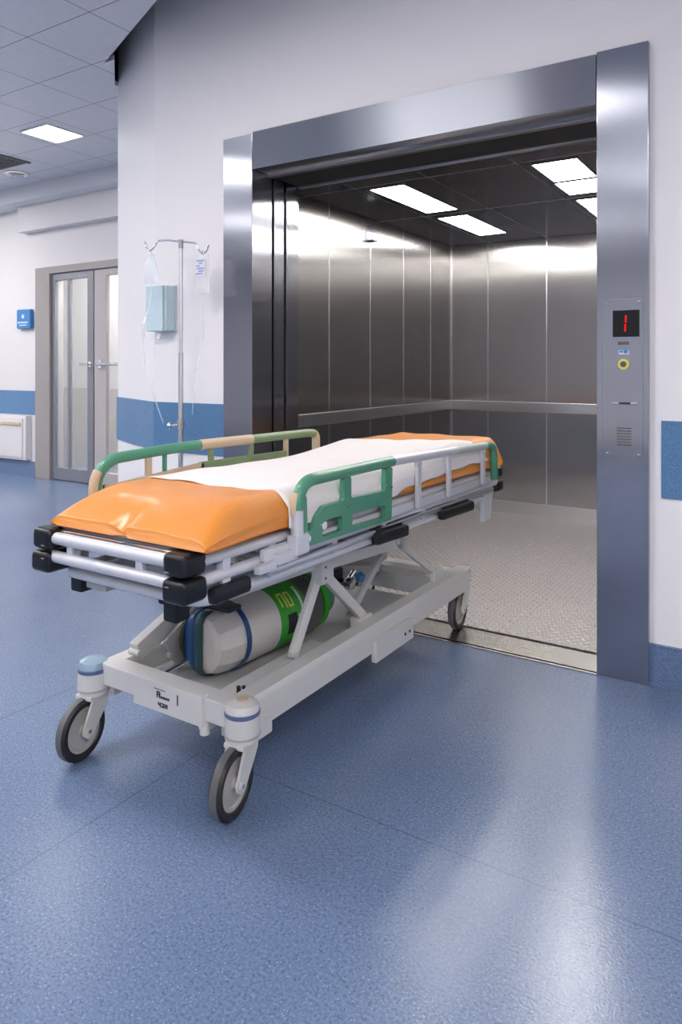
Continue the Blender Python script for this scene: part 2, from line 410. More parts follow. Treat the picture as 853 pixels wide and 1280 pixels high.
h = B(); cyl(h, (-5.68, FY-.05, 1.17), (-5.68, FY, 1.17), .014); box(h, (-5.705, FY-.012, 1.13), (-5.655, FY, 1.22), .004); tube(h, [(-5.68, FY-.05, 1.17), (-5.3, FY-.05, 1.17)], .014); cyl(h, (-5.3, FY-.05, 1.17), (-5.3, FY+.002, 1.17), .012)
link('door_handle', h, 'chrome', d3)
b = B(); box(b, (-4.1, FY, 0), (-3.7, FY+.1, 2.09)); struct('trim_6', b, 'doorf')
t = thing('door_stop', (-5.43, 4.43, 0), 'small dark floor stop in front of the glass doors', 'door stop')
b = B(); box(b, (-5.50, 4.40, 0), (-5.36, 4.47, .02), .006); link('plate', b, 'doora', t)
b = B(); cyl(b, (-5.43, 4.435, .02), (-5.43, 4.435, .055), .022); link('rubber_buffer', b, 'blackp', t)

# ------------------------------------------------------------ fittings on the far wall
t = thing('wall_device', (-6.835, FY, 1.54), 'small blue box with white print mounted on the wall left of the glass doors', 'wall box')
b = B(); box(b, (-6.954, FY-.05, 1.545), (-6.722, FY, 1.745), .01); link('housing', b, 'bluebox', t)
b = B(); box(b, (-6.93, FY-.053, 1.60), (-6.76, FY-.049, 1.615)); box(b, (-6.90, FY-.053, 1.575), (-6.78, FY-.049, 1.585)); cyl(b, (-6.84, FY-.053, 1.67), (-6.84, FY-.049, 1.67), .022); link('print', b, 'box', t)
t = thing('wall_cabinet', (-7.1, FY, .17), 'low white wall cabinet between the far blue band and the skirting', 'cabinet')
b = B(); box(b, (-7.75, FY-.07, .175), (-6.765, FY, .638), .008); link('body', b, 'farwall', t)
b = B(); box(b, (-7.70, FY-.082, .20), (-6.81, FY-.07, .61), .005); dd = link('door', b, 'farwall', t)
b = B(); box(b, (-7.25, FY-.095, .535), (-6.83, FY-.082, .565), .004); link('handle', b, 'beige', dd)

# ------------------------------------------------------------ ceiling fixtures
M['lampd'] = emit('dim_ceiling_panel_light', (1, .965, .955), ROOM_EMIT*.55)
def panel(cx, cy, sx, sy, m, label, name='ceiling_light', z=CZ, group=None):
    t = thing(name, (cx, cy, z-.012), label, 'ceiling light', group)
    b = B()
    for a, c in (((cx-sx/2-.012, cy-sy/2-.012), (cx-sx/2, cy+sy/2+.012)), ((cx+sx/2, cy-sy/2-.012), (cx+sx/2+.012, cy+sy/2+.012)),
                 ((cx-sx/2, cy-sy/2-.012), (cx+sx/2, cy-sy/2)), ((cx-sx/2, cy+sy/2), (cx+sx/2, cy+sy/2+.012))):
        box(b, (a[0], a[1], z-.012), (c[0], c[1], z), .002)
    link('frame', b, 'labelw', t)
    b = B(); box(b, (cx-sx/2, cy-sy/2, z-.008), (cx+sx/2, cy+sy/2, z)); link('diffuser', b, m, t)
    return t
panel(-4.87, 3.475, .31, .31, 'lampv', 'square lit ceiling panel over the corridor by the glass doors')
t = thing('ceiling_vent', (-5.95, 3.72, CZ), 'dark grille cut off by the left edge, set in the tiled ceiling', 'vent')
b = B(); box(b, (-6.25, 3.58, CZ-.006), (-5.74, 3.86, CZ)); link('backing', b, 'ink', t)
b = B()
for k in range(7): box(b, (-6.23, 3.60+k*.037, CZ-.012), (-5.76, 3.612+k*.037, CZ-.006))
box(b, (-6.26, 3.57, CZ-.012), (-6.235, 3.87, CZ)); box(b, (-5.755, 3.57, CZ-.012), (-5.73, 3.87, CZ)); link('grille', b, 'tankgrey', t)
t = thing('recessed_downlight', (-6.16, 4.02, CZ), 'round unlit metal downlight near the left edge of the corridor ceiling', 'ceiling light')
b = B(); lathe(b, [(.085, 0), (.11, 0), (.11, -.012), (.085, -.014), (.07, -.004)], (-6.16, 4.02, CZ), (0, 0, 1)); link('ring', b, 'chrome', t)
b = B(); lathe(b, [(0, -.006), (.07, -.006), (.07, 0), (0, 0)], (-6.16, 4.02, CZ), (0, 0, 1)); link('lens', b, 'hub', t)
# hall lights out of frame; some added to brighten corridor floor and right wall
spots = [(-2.1, .8, 1.0), (-3.2, -.35, .7), (-4.8, -4.0, 1.2), (.3, -1.7, 1.2), (.4, -4.0, 1.2), (-4.7, .8, .8), (-6.5, 1.6, 1.2), (-5.4, -1.5, 1.2),
         (-7.7, 2.3, 1.6), (-7.3, 3.4, .6), (1.3, -.39, 1.6), (2.0, -1.85, 1.0), (-3.9, -2.8, 1.2)]
names = ['nearest the lift doorway', 'second from the lift doorway', 'last in the middle row', 'first in the right row', 'last in the right row', 'in front of the pillar',
         'over the corridor mouth', 'over the corridor side, further back', 'deep in the left corridor', 'added to brighten the far corridor floor', 'added to brighten the right wall', 'added for the right wall, further back', 'in the rear middle']
for (x, y, ln_), s in zip(spots, names):
    panel(x, y, ln_, .32, 'lamp' if (y > -.4 or x > 1) else 'lampd', 'long ceiling panel light out of view, '+s, group='hall ceiling panels')
panel(-5.6, 5.0, 1.4, .3, 'lampr', 'lit panel in the room behind the glass doors', z=2.7)

# ------------------------------------------------------------ lift frame (landing surround)
JY = 2.775
t = thing('elevator_door_frame', (-1.48, 2.85, 0), 'wide brushed steel surround framing the open lift doorway', 'door frame')
b = B(); box(b, (-2.493, JY, 0), (-2.303, JY+.16, 2.308), .0025); link('jamb', b, 'steel_v', t)
b = B(); box(b, (-.645, JY, 0), (-.464, JY+.16, 2.322), .0025); link('jamb', b, 'steel_v', t)
b = B(); box(b, (-2.300, JY, 2.129), (-.648, JY+.15, 2.316), .0025); link('header', b, 'steel_h', t)
b = B(); box(b, (-2.303, JY+.125, 2.118), (-.645, JY+.16, 2.131), .002); link('soffit_trim', b, 'rail_steel', t)
# sliding landing door leaves parked in the pocket on the left, their edges showing
t = thing('landing_door', (-2.42, 2.98, 0), 'steel landing door panel slid open, its edge showing at the left jamb', 'door')
b = B(); box(b, (-2.97, 2.955, .012), (-2.303, 2.995, 2.13), .002); link('panel', b, 'steel_v', t)
b = B(); box(b, (-2.97, 2.951, .02), (-2.304, 2.9545, 2.12)); link('gap_shade_sheet', b, 'black', t)  # black sheet colours in the shade of the gap behind the jamb
# sill
t = thing('elevator_sill', (-1.48, 2.87, 0), 'steel threshold strip with dark grooves in front of the lift floor', 'threshold')
b = B(); box(b, (-2.303, 2.77, -.05), (-.645, 2.783, .003)); box(b, (-2.303, 2.795, -.05), (-.645, 2.955, .004), .001); link('plate', b, 'sill', t)
b = B(); box(b, (-2.303, 2.783, -.05), (-.645, 2.795, -.006)); box(b, (-2.303, 2.955, -.05), (-.645, 2.985, -.008)); link('groove', b, 'black', t)

# ------------------------------------------------------------ the lift car
cx0, cx1, cy0, cy1, cz = -2.44, -.50, 3.05, 5.5, 2.14
car = thing('elevator_car', (-1.47, 4.3, 0), 'open lift car lined in brushed dark steel panels with a checker plate floor', 'elevator')
b = B(); box(b, (cx0, 2.985, -.06), (cx1, cy1, .002)); link('floor_plate', b, 'plate', car, False)
def panels(axis, at, spans, out, z0, z1, gap=.004):
    for (a, c) in spans:
        b = B()
        if axis == 'x': box(b, (at, a+gap/2, z0), (at+out, c-gap/2, z1), .0025)
        else: box(b, (a+gap/2, at, z0), (c-gap/2, at+out, z1), .0025)
        link('wall_panel', b, 'car', car)
ys = [3.15, 3.676, 4.175, 4.653, 5.105, 5.5]
xs = [-2.44, -2.122, -1.649, -1.175, -.70, -.50]
SP = lambda q: list(zip(q, q[1:]))
for z0, z1 in ((.09, .80), (.862, cz)):
    panels('x', cx0, SP(ys), -.02, z0, z1); panels('x', cx1, SP(ys), .02, z0, z1); panels('y', cy1, SP(xs), .02, z0, z1)
b = B()  # bright joints between panels, and backing
for y in ys[1:-1]: box(b, (cx0-.01, y-.004, .09), (cx0+.002, y+.004, cz)); box(b, (cx1-.002, y-.004, .09), (cx1+.01, y+.004, cz))
for x in xs[1:-1]: box(b, (x-.004, cy1-.002, .09), (x+.004, cy1+.01, cz))
box(b, (cx0, cy1-.008, .0), (cx0+.008, cy1, cz)); link('joint_strip', b, 'trimsteel', car)
b = B(); box(b, (cx0-.06, cy0, 0), (cx0-.018, cy1+.06, 2.3)); box(b, (cx1+.018, cy0, 0), (cx1+.06, cy1+.06, 2.3)); box(b, (cx0-.06, cy1+.018, 0), (cx1+.06, cy1+.06, 2.3)); link('shell', b, 'black', car)
b = B()   # bumper rail band
box(b, (cx0, 3.15, .80), (cx0+.022, cy1, .872), .004); box(b, (cx0, cy1-.022, .795), (cx1, cy1, .872), .004); box(b, (cx1-.022, 3.15, .80), (cx1, cy1, .872), .004)
link('bumper_rail', b, 'rail_steel', car)
b = B(); box(b, (cx0, 3.15, 0), (cx0+.015, cy1, .09), .003); box(b, (cx0, cy1-.015, 0), (cx1, cy1, .09), .003); box(b, (cx1-.015, 3.15, 0), (cx1, cy1, .09), .003)
link('kick_plate', b, 'rail_steel', car)
b = B(); box(b, (cx0-.02, 3.12, cz), (cx1+.02, cy1+.02, cz+.03)); cl = link('ceiling_panel', b, 'carceil', car, False)
b = B()
for x in (-2.1, -1.649, -1.175): box(b, (x-.002, 3.3, cz-.001), (x+.002, cy1, cz))
for y in (3.42, 4.3): box(b, (cx0, y-.002, cz-.001), (cx1, y+.002, cz))
link('ceiling_joint', b, 'rail_steel', car)
# front return posts, door pocket edges and transom
b = B(); box(b, (cx0-.1, 3.06, 0), (-2.303, 3.15, cz), .002); box(b, (cx0, 3.15, 0), (-2.32, 3.19, cz), .002)
link('front_return', b, 'steel_v', car)
b = B(); box(b, (-.645, 3.06, 0), (cx1+.1, 3.15, cz), .002); link('front_return', b, 'steel_v', car)
b = B(); box(b, (-2.303, 3.158, 2.116), (-.645, 3.19, cz+.004), .002); link('transom', b, 'steel_h', car)
b = B(); box(b, (-2.97, 3.003, .012), (-2.308, 3.043, 2.14), .002); box(b, (-2.97, 3.0005, .02), (-2.309, 3.0025, 2.12)); link('car_door', b, 'steel_v', car)
b = B(); box(b, (-2.302, 2.94, 2.124), (-.646, 3.155, 2.75)); box(b, (-2.6, 2.97, 2.145), (-.4, 3.07, 2.75)); box(b, (-2.62, 2.925, 2.14), (-2.60, 3.2, 2.75)); box(b, (-2.62, 3.07, cz+.04), (-.4, 5.6, cz+.06))  # solid black blocks stand in for the shade of the open slot
box(b, (-2.97, 2.93, 0), (-2.5, 2.945, 2.3)); link('gap_shade_block', b, 'black', car)
b = B(); box(b, (cx0+.002, 4.115, 1.985), (cx0+.008, 4.205, 2.115), .002); box(b, (cx0+.008, 4.13, 1.985), (cx0+.05, 4.2, 1.998), .002); link('camera_bracket', b, 'steel_v', car)
# ceiling lights of the car
def car_light(x0, y0, x1, y1, label):
    t = thing('elevator_ceiling_light', ((x0+x1)/2, (y0+y1)/2, cz-.006), label, 'ceiling light', 'light panels in the lift ceiling')
    b = B()
    for a, c in (((x0-.006, y0-.006), (x0, y1+.006)), ((x1, y0-.006), (x1+.006, y1+.006)), ((x0, y0-.006), (x1, y0)), ((x0, y1), (x1, y1+.006))):
        box(b, (a[0], a[1], cz-.004), (c[0], c[1], cz))
    link('frame', b, 'tankgrey', t)
    b = B(); box(b, (x0, y0, cz-.003), (x1, y1, cz-.0005)); link('diffuser', b, 'lampc', t)
car_light(-2.035, 3.48, -1.825, 4.20, 'lit lift ceiling panel, nearer of the two on the left')
car_light(-2.045, 4.395, -1.84, 5.13, 'lit lift ceiling panel, farther of the two on the left')
car_light(-1.115, 3.48, -.90, 3.86, 'lit lift ceiling panel, nearest in the right row')
car_light(-1.125, 3.90, -.905, 4.20, 'lit lift ceiling panel, second in the right row')
car_light(-1.13, 4.36, -.91, 4.61, 'lit lift ceiling panel, third in the right row')
car_light(-1.135, 4.64, -.915, 5.13, 'lit lift ceiling panel, farthest in the right row')

# ------------------------------------------------------------ call panel on the right jamb
t = thing('call_panel', (-.553, JY, .82), 'tall steel lift call panel with red floor display on the right jamb', 'control panel')
y = JY
b = B(); box(b, (-.624, y-.005, .818), (-.483, y, 1.397), .0015); link('faceplate', b, 'steel_v', t)
b = B(); box(b, (-.586, y-.009, 1.258), (-.494, y-.004, 1.355), .002); sc = link('display', b, 'screen', t)
b = B(); box(b, (-.5425, y-.0105, 1.309), (-.5375, y-.0088, 1.336)); box(b, (-.5445, y-.0105, 1.277), (-.5395, y-.0088, 1.304)); link('digit', b, 'redled', sc)
b = B(); box(b, (-.568, y-.0065, 1.229), (-.530, y-.0045, 1.240)); link('arrow_marks', b, 'tankgrey', t)
b = B(); box(b, (-.565, y-.0065, 1.194), (-.530, y-.0045, 1.213)); lb = link('sticker', b, 'labelw', t)
b = B(); box(b, (-.562, y-.0072, 1.200), (-.550, y-.006, 1.208)); box(b, (-.548, y-.0072, 1.1975), (-.534, y-.006, 1.2095)); box(b, (-.565, y-.0072, 1.210), (-.530, y-.006, 1.213)); link('print', b, 'bluebox', lb)
b = B(); lathe(b, [(.011, -.005), (.0195, -.005), (.0195, -.012), (.011, -.013)], (-.548, y, 1.158), (0, 1, 0)); link('button_ring', b, 'yellow', t)
b = B(); lathe(b, [(0, -.0105), (.0115, -.0105), (.0125, -.005)], (-.548, y, 1.158), (0, 1, 0)); link('button', b, 'tankgrey', t)
b = B(); box(b, (-.588, y-.009, 1.010), (-.502, y-.004, 1.022), .003); kl = link('key_slot', b, 'chrome', t)
b = B(); box(b, (-.564, y-.0105, 1.013), (-.524, y-.0085, 1.019)); link('slot', b, 'black', kl)
b = B(); 
for k in range(7): box(b, (-.572, y-.0062, .862+k*.010), (-.522, y-.0045, .866+k*.010))
link('speaker_grille', b, 'tankgrey', t)
for (x, z) in ((-.607, 1.385), (-.495, 1.385), (-.605, .83), (-.497, .83)):
    b = B(); lathe(b, [(0, -.008), (.004, -.0075), (.0055, -.005)], (x, y, z), (0, 1, 0), 12); link('screw', b, 'chrome', t)

# ------------------------------------------------------------ dispenser and drip stand by the pillar
t = thing('wall_dispenser', (-2.92, WY, 1.33), 'pale blue box dispenser fixed to the white wall behind the drip stand', 'dispenser')
b = B(); box(b, (-3.0, WY-.085, 1.34), (-2.87, WY-.012, 1.585), .006); link('cover', b, 'box', t)
b = B(); box(b, (-3.0, WY-.012, 1.335), (-2.845, WY, 1.588), .003); box(b, (-2.866, WY-.075, 1.342), (-2.85, WY-.012, 1.583), .004); link('back_plate', b, 'boxside', t)
b = B(); tube(b, [(-2.93, WY-.05, 1.34), (-2.93, WY-.05, 1.315), (-2.925, WY-.06, 1.295)], [.012, .010, .005]); link('nozzle', b, 'labelw', t)

px, py = -2.687, 2.67
st = thing('drip_stand', (px, py, 0), 'tall thin metal drip stand with two bag hooks by the white wall', 'iv stand')
b = B(); tube(b, [(px, py, .03), (px, py, 1.22)], .0135); link('pole', b, 'chrome', st)
b = B(); tube(b, [(px, py, 1.2), (px, py, 1.775)], .0105); link('pole', b, 'alu', st)
b = B(); lathe(b, [(0, .0), (.085, 0), (.09, .01), (.07, .022), (.02, .04), (.016, .06)], (px, py, 0), (0, 0, 1)); link('base', b, 'alu', st)
b = B(); tube(b, [(px, py, 1.755), (px, py, 1.80)], .013); link('top_cap', b, 'hub', st)
def hook(sx):
    b = B()
    a = Vector((px, py-.005, 1.79))
    if sx < 0: p = [a, (px-.06, py-.02, 1.80), (px-.128, py-.04, 1.802), (px-.150, py-.04, 1.768), (px-.185, py-.04, 1.752), (px-.212, py-.04, 1.772), (px-.218, py-.04, 1.805)]
    else: p = [a, (px+.06, py+.005, 1.782), (px+.10, py+.01, 1.775), (px+.112, py+.01, 1.742), (px+.135, py+.01, 1.718), (px+.165, py+.01, 1.722), (px+.182, py+.01, 1.76)]
    tube(b, fillet(p, .02), .0048); o = link('hook', b, 'beige' if 0 else 'chrome', st); return o
hook(-1); hook(1)
b = B(); tube(b, [(px, py, .83), (px, py, .875)], .019); cyl(b, (px, py, .852), (px-.055, py-.02, .845), .007, 12); lathe(b, [(0, 0), (.016, .002), (.018, .012), (.012, .02), (0, .022)], (px-.05, py-.018, .845), (-1, -.35, 0), 16)
link('clamp', b, 'chrome', st)
def bagmesh(c, wx, h, th, taper):
    b = B(); n, m_ = 10, 12; front = []; back = []
    for j in range(m_+1):
        v = j/m_; row = []; row2 = []
        wv = wx*(1-taper*max(0, v-.35)/.65)
        for i in range(n+1):
            u = i/n*2-1
            k = (1-u*u)**.5*(math.sin(math.pi*min(1, max(0, v)))**.5 if 0 < v < 1 else 0)
            row.append(b.verts.new((c[0]+u*wv/2, c[1]-th/2*k-.001, c[2]+v*h))); row2.append(b.verts.new((c[0]+u*wv/2, c[1]+th/2*k+.001, c[2]+v*h)))
        front.append(row); back.append(row2)
    for g in (front, back):
        for j in range(m_):
            for i in range(n): b.faces.new((g[j][i], g[j][i+1], g[j+1][i+1], g[j+1][i]))
    return b
# left collapsed drip bag
bx, by = px-.175, py-.04
t = thing('drip_bag', (bx, by, 1.6), 'collapsed bluish clear drip bag hanging from the left hook of the stand', 'drip bag')
link('bag', bagmesh((bx, by, 1.575), .10, .16, .035, .62), 'bag', t)
b = B(); tube(b, [(bx, by, 1.762), (bx, by, 1.73)], .0025, 8); link('hanging_loop', b, 'bag', t)
b = B(); tube(b, [(bx, by, 1.58), (bx+.002, by-.005, 1.50), (bx+.004, by-.06, 1.36), (bx+.008, by-.06, 1.25), (bx-.01, by-.03, 1.12), (bx+.05, by-.02, .98), (bx+.11, by-.02, .86)], .0035, 8); link('drip_tube', b, 'tube', t)
b = B(); tube(b, [(bx+.004, by-.058, 1.37), (bx+.004, by-.058, 1.30)], .008, 10); link('drip_chamber', b, 'bagw', t)
bx, by = px+.14, py+.01
t = thing('drip_bag', (bx, by, 1.6), 'small milky drip bag with violet print hanging from the right hook', 'drip bag')
link('bag', bagmesh((bx, by, 1.52), .10, .19, .03, .15), 'bagw', t)
b = B(); box(b, (bx-.035, by-.0195, 1.60), (bx+.033, by-.0175, 1.69)); lb = link('label', b, 'labelw', t)
b = B()
for k, (a, c) in enumerate([(-.02, .03), (-.005, .02), (-.025, .0), (-.02, .03), (-.01, .028), (-.028, .02)]): box(b, (bx+a, by-.0205, 1.676-k*.013), (bx+c, by-.0193, 1.684-k*.013))
link('print', b, 'print', lb)
b = B(); tube(b, [(bx, by, 1.735), (bx, by, 1.70)], .0025, 8); link('hanging_loop', b, 'bag', t)
b = B(); tube(b, [(bx, by, 1.53), (bx+.005, by, 1.3), (bx-.06, by, 1.05), (bx-.09, by+.02, .9)], .003, 8); link('drip_tube', b, 'tube', t)

# ------------------------------------------------------------ the stretcher
G = thing('hospital_stretcher', (-1.48, 2.2, 0), 'wheeled hospital stretcher with green side rails parked half in the lift', 'stretcher')
X0, X1, Y0, Y1 = -1.715, -1.185, 1.195, 3.2
def tl(z, y): return z-.014*(y-1.17)
def ring(z, x0, x1, y0, y1, r, rad=.05):
    b = B()
    p = fillet([(x0, y0, tl(z, y0)), (x1, y0, tl(z, y0)), (x1, y1, tl(z, y1)), (x0, y1, tl(z, y1))], rad, 6, True)
    tube(b, p, r, 14, True); return b
link('upper_tube', ring(.697, X0, X1, Y0, Y1, .0155), 'alu2', G)
link('middle_tube', ring(.648, X0, X1, Y0, Y1, .0155), 'alu2', G)
link('lower_tube', ring(.597, X0+.03, X1-.005, Y0+.05, Y1-.08, .0155), 'alu2', G)
b = B()   # deck tray: rounded rim + cross slats
p = fillet([(X0+.03, Y0+.02, tl(.722, Y0)), (X1-.03, Y0+.02, tl(.722, Y0)), (X1-.03, Y1-.02, tl(.722, Y1)), (X0+.03, Y1-.02, tl(.722, Y1))], .06, 6, True)
tube(b, p, .007, 10, True)
for q in fillet([(X0+.03, Y0+.02, 0), (X1-.03, Y0+.02, 0)], .01): pass
for k in range(4):
    ya = Y0+.04+k*.49; beam(b, (-1.45, ya, tl(.714, ya)), (-1.45, ya+.46, tl(.714, ya+.46)), .47, .01)
link('deck_panel', b, 'deck', G)
b = B(); p = fillet([(X0+.022, Y0+.012, tl(.712, Y0)), (X1-.022, Y0+.012, tl(.712, Y0)), (X1-.022, Y1-.012, tl(.712, Y1)), (X0+.022, Y1-.012, tl(.712, Y1))], .06, 6, True)
tube(b, p, .006, 10, True); link('deck_rim', b, 'chrome', G)
b = B()   # cross members under the deck
for y_ in (1.5, 1.92, 2.4, 2.85): box(b, (X0+.02, y_-.018, tl(.585, y_)), (X1-.02, y_+.018, tl(.61, y_)), .003)
for x_ in (-1.62, -1.26): beam(b, (x_, 1.3, .588), (x_, 3.1, .562), .035, .035)
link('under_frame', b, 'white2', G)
# clamping blocks between tubes
for y_ in (1.32, 1.5, 1.8, 2.1, 2.4, 2.7, 3.0):
    for x_ in (X0, X1): b = B(); box(b, (x_-.012, y_-.014, tl(.60, y_)), (x_+.012, y_+.014, tl(.70, y_)), .003); link('tube_clamp', b, 'alu2', G)
for x_ in (-1.6, -1.34): b = B(); box(b, (x_-.012, Y0-.004, tl(.64, Y0)), (x_+.012, Y0+.012, .70), .003); link('tube_clamp', b, 'alu2', G)
# side extrusion carrying the rails
for x_, s in ((X1+.022, 1), (X0-.022, -1)):
    b = B(); beam(b, (x_, 1.44, tl(.668, 1.44)), (x_, 3.08, tl(.682, 3.08)), .022, .034, .008); link('side_extrusion', b, 'alu2', G)
    b = B(); beam(b, (x_-.004*s, 1.47, tl(.620, 1.47)), (x_-.004*s, 3.08, tl(.628, 3.08)), .016, .018, .005); link('slide_track', b, 'alu', G)
# corner bumpers
def bumper(x, y, sx, sy, zt, zb):
    b = B()
    zm = (zt+zb)/2
    for z0, z1, g in ((zm+.002, zt, 0), (zb, zm-.002, .003)):
        xa, xb = (x-.052*1, x+.022+g) if sx > 0 else (x-.022-g, x+.052)
        ya, yb = (y-.024-g, y+.055) if sy < 0 else (y-.055, y+.024+g)
        box(b, (xa, ya, z0), (xb, yb, z1), .014, seg=3)
    o = link('corner_bumper', b, 'blackp', G)
    for z in (zm+.016, zm-.018): b = B(); box(b, (x-sx*.03-.006, y+sy*.0275, z-.0012), (x-sx*.03+.006, y+sy*.0265, z+.0012)); link('mould_mark', b, 'hub', o)
bumper(X1-.006, Y0, 1, -1, .722, .606); bumper(X0+.006, Y0, -1, -1, .722, .606)
bumper(X1-.006, Y1, 1, 1, .688, .575); bumper(X0+.006, Y1, -1, 1, .688, .575)
b = B(); beam(b, (X1+.012, 1.26, .607), (X1+.012, 1.40, .606), .030, .042, .012); link('end_grip', b, 'blackp', G)
b = B(); box(b, (-1.655, 1.235, .548), (-1.61, 1.285, .59), .006); link('foot_block', b, 'blackp', G)
b = B(); box(b, (-1.31, 1.24, .53), (-1.265, 1.29, .585), .006); box(b, (-1.36, 1.27, .555), (-1.27, 1.31, .585), .006); link('foot_block', b, 'blackp', G)
b = B(); box(b, (-1.61, 1.25, .56), (-1.53, 1.30, .585), .004); link('foot_bracket', b, 'white2', G)
# black release handles on the near side
for ya, yb, z in ((2.0, 2.215, .592), (2.50, 2.80, .582)):
    b = B(); beam(b, (-1.152, ya, z+.004), (-1.152, yb, z-.006), .032, .04, .010); beam(b, (-1.17, ya+.02, z+.02), (-1.17, yb-.02, z+.014), .03, .018, .003)
    link('release_handle', b, 'blackp', G)
b = B(); prism(b, [(-1.19, 3.0, .60), (-1.19, 3.10, .60), (-1.19, 3.07, .47), (-1.19, 2.99, .47)], (.018, 0, 0)); link('rear_bracket', b, 'alu2', G); b = B(); prism(b, [(-1.70, 3.0, .60), (-1.70, 3.10, .60), (-1.70, 3.07, .47), (-1.70, 2.99, .47)], (.018, 0, 0)); link('rear_bracket', b, 'alu2', G)

# --- near (right) side rail
xr = -1.14
def yz(l, x=xr): return [(x, y_, z_) for y_, z_ in l]
rt = fillet(yz([(1.562, .675), (1.560, .838), (2.07, .838), (2.93, .812), (3.02, .80), (3.03, .655)]), .11, 10)
def seg(pts, ya, yb, zmax=None): return [p for p in pts if ya <= p.y <= yb]
def dens(pts, n=4):
    o = []
    for a, c in zip(pts, pts[1:]):
        for k in range(n): o.append(a.lerp(c, k/n))
    return o+[pts[-1]]
rt = dens(rt, 30)
SR = bpy.data.objects.new('side_rail', None); COL.objects.link(SR); SR.parent = G; SR.location = (xr+1.48, 2.2-2.2, .66)
low = [p for p in rt if p.y < 1.7 and p.z < .765]
worn = [p for p in rt if p.y < 1.585 and .755 <= p.z < .805]
cur = [p for p in rt if p.y < 2.09 and p.z >= .765]
b = B(); tube(b, low, .0175); link('rail_foot', b, 'alu2', SR)
b = B(); tube(b, cur, .0178); link('top_tube_green', b, 'green', SR)
b = B(); tube(b, [p+Vector((-.004, -.004, 0)) for p in worn], .0172); link('worn_patch', b, 'beige', SR)
b = B(); tube(b, [p for p in rt if 2.06 <= p.y <= 2.62], .0168); link('top_tube_grey', b, 'alu2', SR)
rear = [p for p in rt if p.y >= 2.60]
b = B(); tube(b, [p for p in rear if not (p.y > 2.93 and p.z < .80)], .0169); link('top_tube_mint', b, mat('pale_mint_plastic', (.50, .57, .54), .4, noise=.1), SR)
b = B(); tube(b, [p for p in rear if p.y > 2.92], .0172); link('top_tube_green', b, 'green', SR)
# green perforated board
def rr(pts, r=.014): return [(p.y, p.z) for p in fillet([(0, a, c) for a, c in pts], r, 4, True)]
outer = rr([(1.575, .672), (1.60, .66), (2.075, .648), (2.082, .82), (2.035, .82), (2.035, .748), (1.825, .757), (1.825, .822), (1.785, .822), (1.785, .756), (1.68, .757), (1.645, .735), (1.62, .70), (1.60, .70), (1.595, .80), (1.57, .80)], .010)
holes = [rr([(1.665, .672), (1.775, .671), (1.775, .714), (1.69, .716)], .012), rr([(1.83, .670), (2.03, .664), (2.035, .704), (1.83, .712)], .012)]
b = B(); holed(b, outer, holes, xr-.008, xr+.008); bp_ = link('perforated_board', b, 'green', SR)
for (yy, zz, r_) in ((1.60, .682, .009), (1.675, .703, .012), (1.805, .735, .004), (2.04, .765, .003), (2.07, .755, .003)):
    b = B(); cyl(b, (xr+.004, yy, zz), (xr+.013, yy, zz), r_, 16); link('pivot_bolt', b, 'chrome', bp_)
for y_ in (2.285, 2.545, 2.895):
    zt_ = .838-.03*(y_-2.07)
    b = B(); beam(b, (xr, y_, .65), (xr, y_, zt_), .014, .030, .004, up=(0, 1, 0)); beam(b, (xr, y_, zt_-.035), (xr, y_, zt_-.012), .015, .042, .006, up=(0, 1, 0)); link('post', b, 'alu2', SR)
b = B(); box(b, (xr-.02, 1.54, .645), (xr+.016, 1.60, .70), .006); box(b, (xr-.018, 1.47, .635), (xr+.008, 1.56, .665), .006); box(b, (xr-.018, 1.40, .628), (xr+.004, 1.47, .65), .004); link('hinge_bracket', b, 'alu2', SR)

# --- far (left) side rail
xl = -1.765
SL = bpy.data.objects.new('side_rail', None); COL.objects.link(SL); SL.parent = G; SL.location = (xl+1.48, 0, .66)
lt = dens(fillet([(xl, 1.405, .67), (xl, 1.405, .868), (xl, 1.75, .878), (xl, 2.50, .868), (xl, 2.555, .862), (xl, 2.555, .66)], .10, 10), 30)
def sub(f): return [p for p in lt if f(p)]
b = B(); tube(b, sub(lambda p: p.y < 1.87 and p.z > .66), .0175); link('top_tube_green', b, 'green', SL)
b = B(); tube(b, [p+Vector((.0, -.006, .0)) for p in lt if p.y < 1.43 and .70 < p.z < .835], .0165); link('worn_patch', b, 'beige', SL)
b = B(); tube(b, sub(lambda p: 1.84 < p.y < 2.12), .0185); link('top_tube_beige', b, 'beige', SL)
b = B(); tube(b, sub(lambda p: 2.10 < p.y < 2.56 and p.z > .83), .0172); link('top_tube_olive', b, 'green2', SL)
b = B(); tube(b, sub(lambda p: p.y > 2.45 and p.z < .862), .0175); link('rail_foot', b, 'beige', SL)
for (y_, m_) in ((1.61, 'beige'), (1.68, 'green'), (1.90, 'green2'), (2.12, 'green2'), (2.34, 'beige')):
    b = B(); beam(b, (xl, y_, .67), (xl, y_, .872), .012, .024 if m_ != 'green' else .014, .003, up=(0, 1, 0)); link('post', b, m_, SL)
b = B(); beam(b, (xl+.002, 1.44, .775), (xl+.002, 1.86, .800), .014, .034, .004); link('lower_board_worn', b, 'beige', SL)
b = B(); beam(b, (xl+.002, 1.84, .798), (xl+.002, 2.34, .79), .014, .040, .004); beam(b, (xl+.001, 1.44, .762), (xl+.001, 2.34, .762), .012, .03, .004); link('lower_board', b, 'green2', SL)

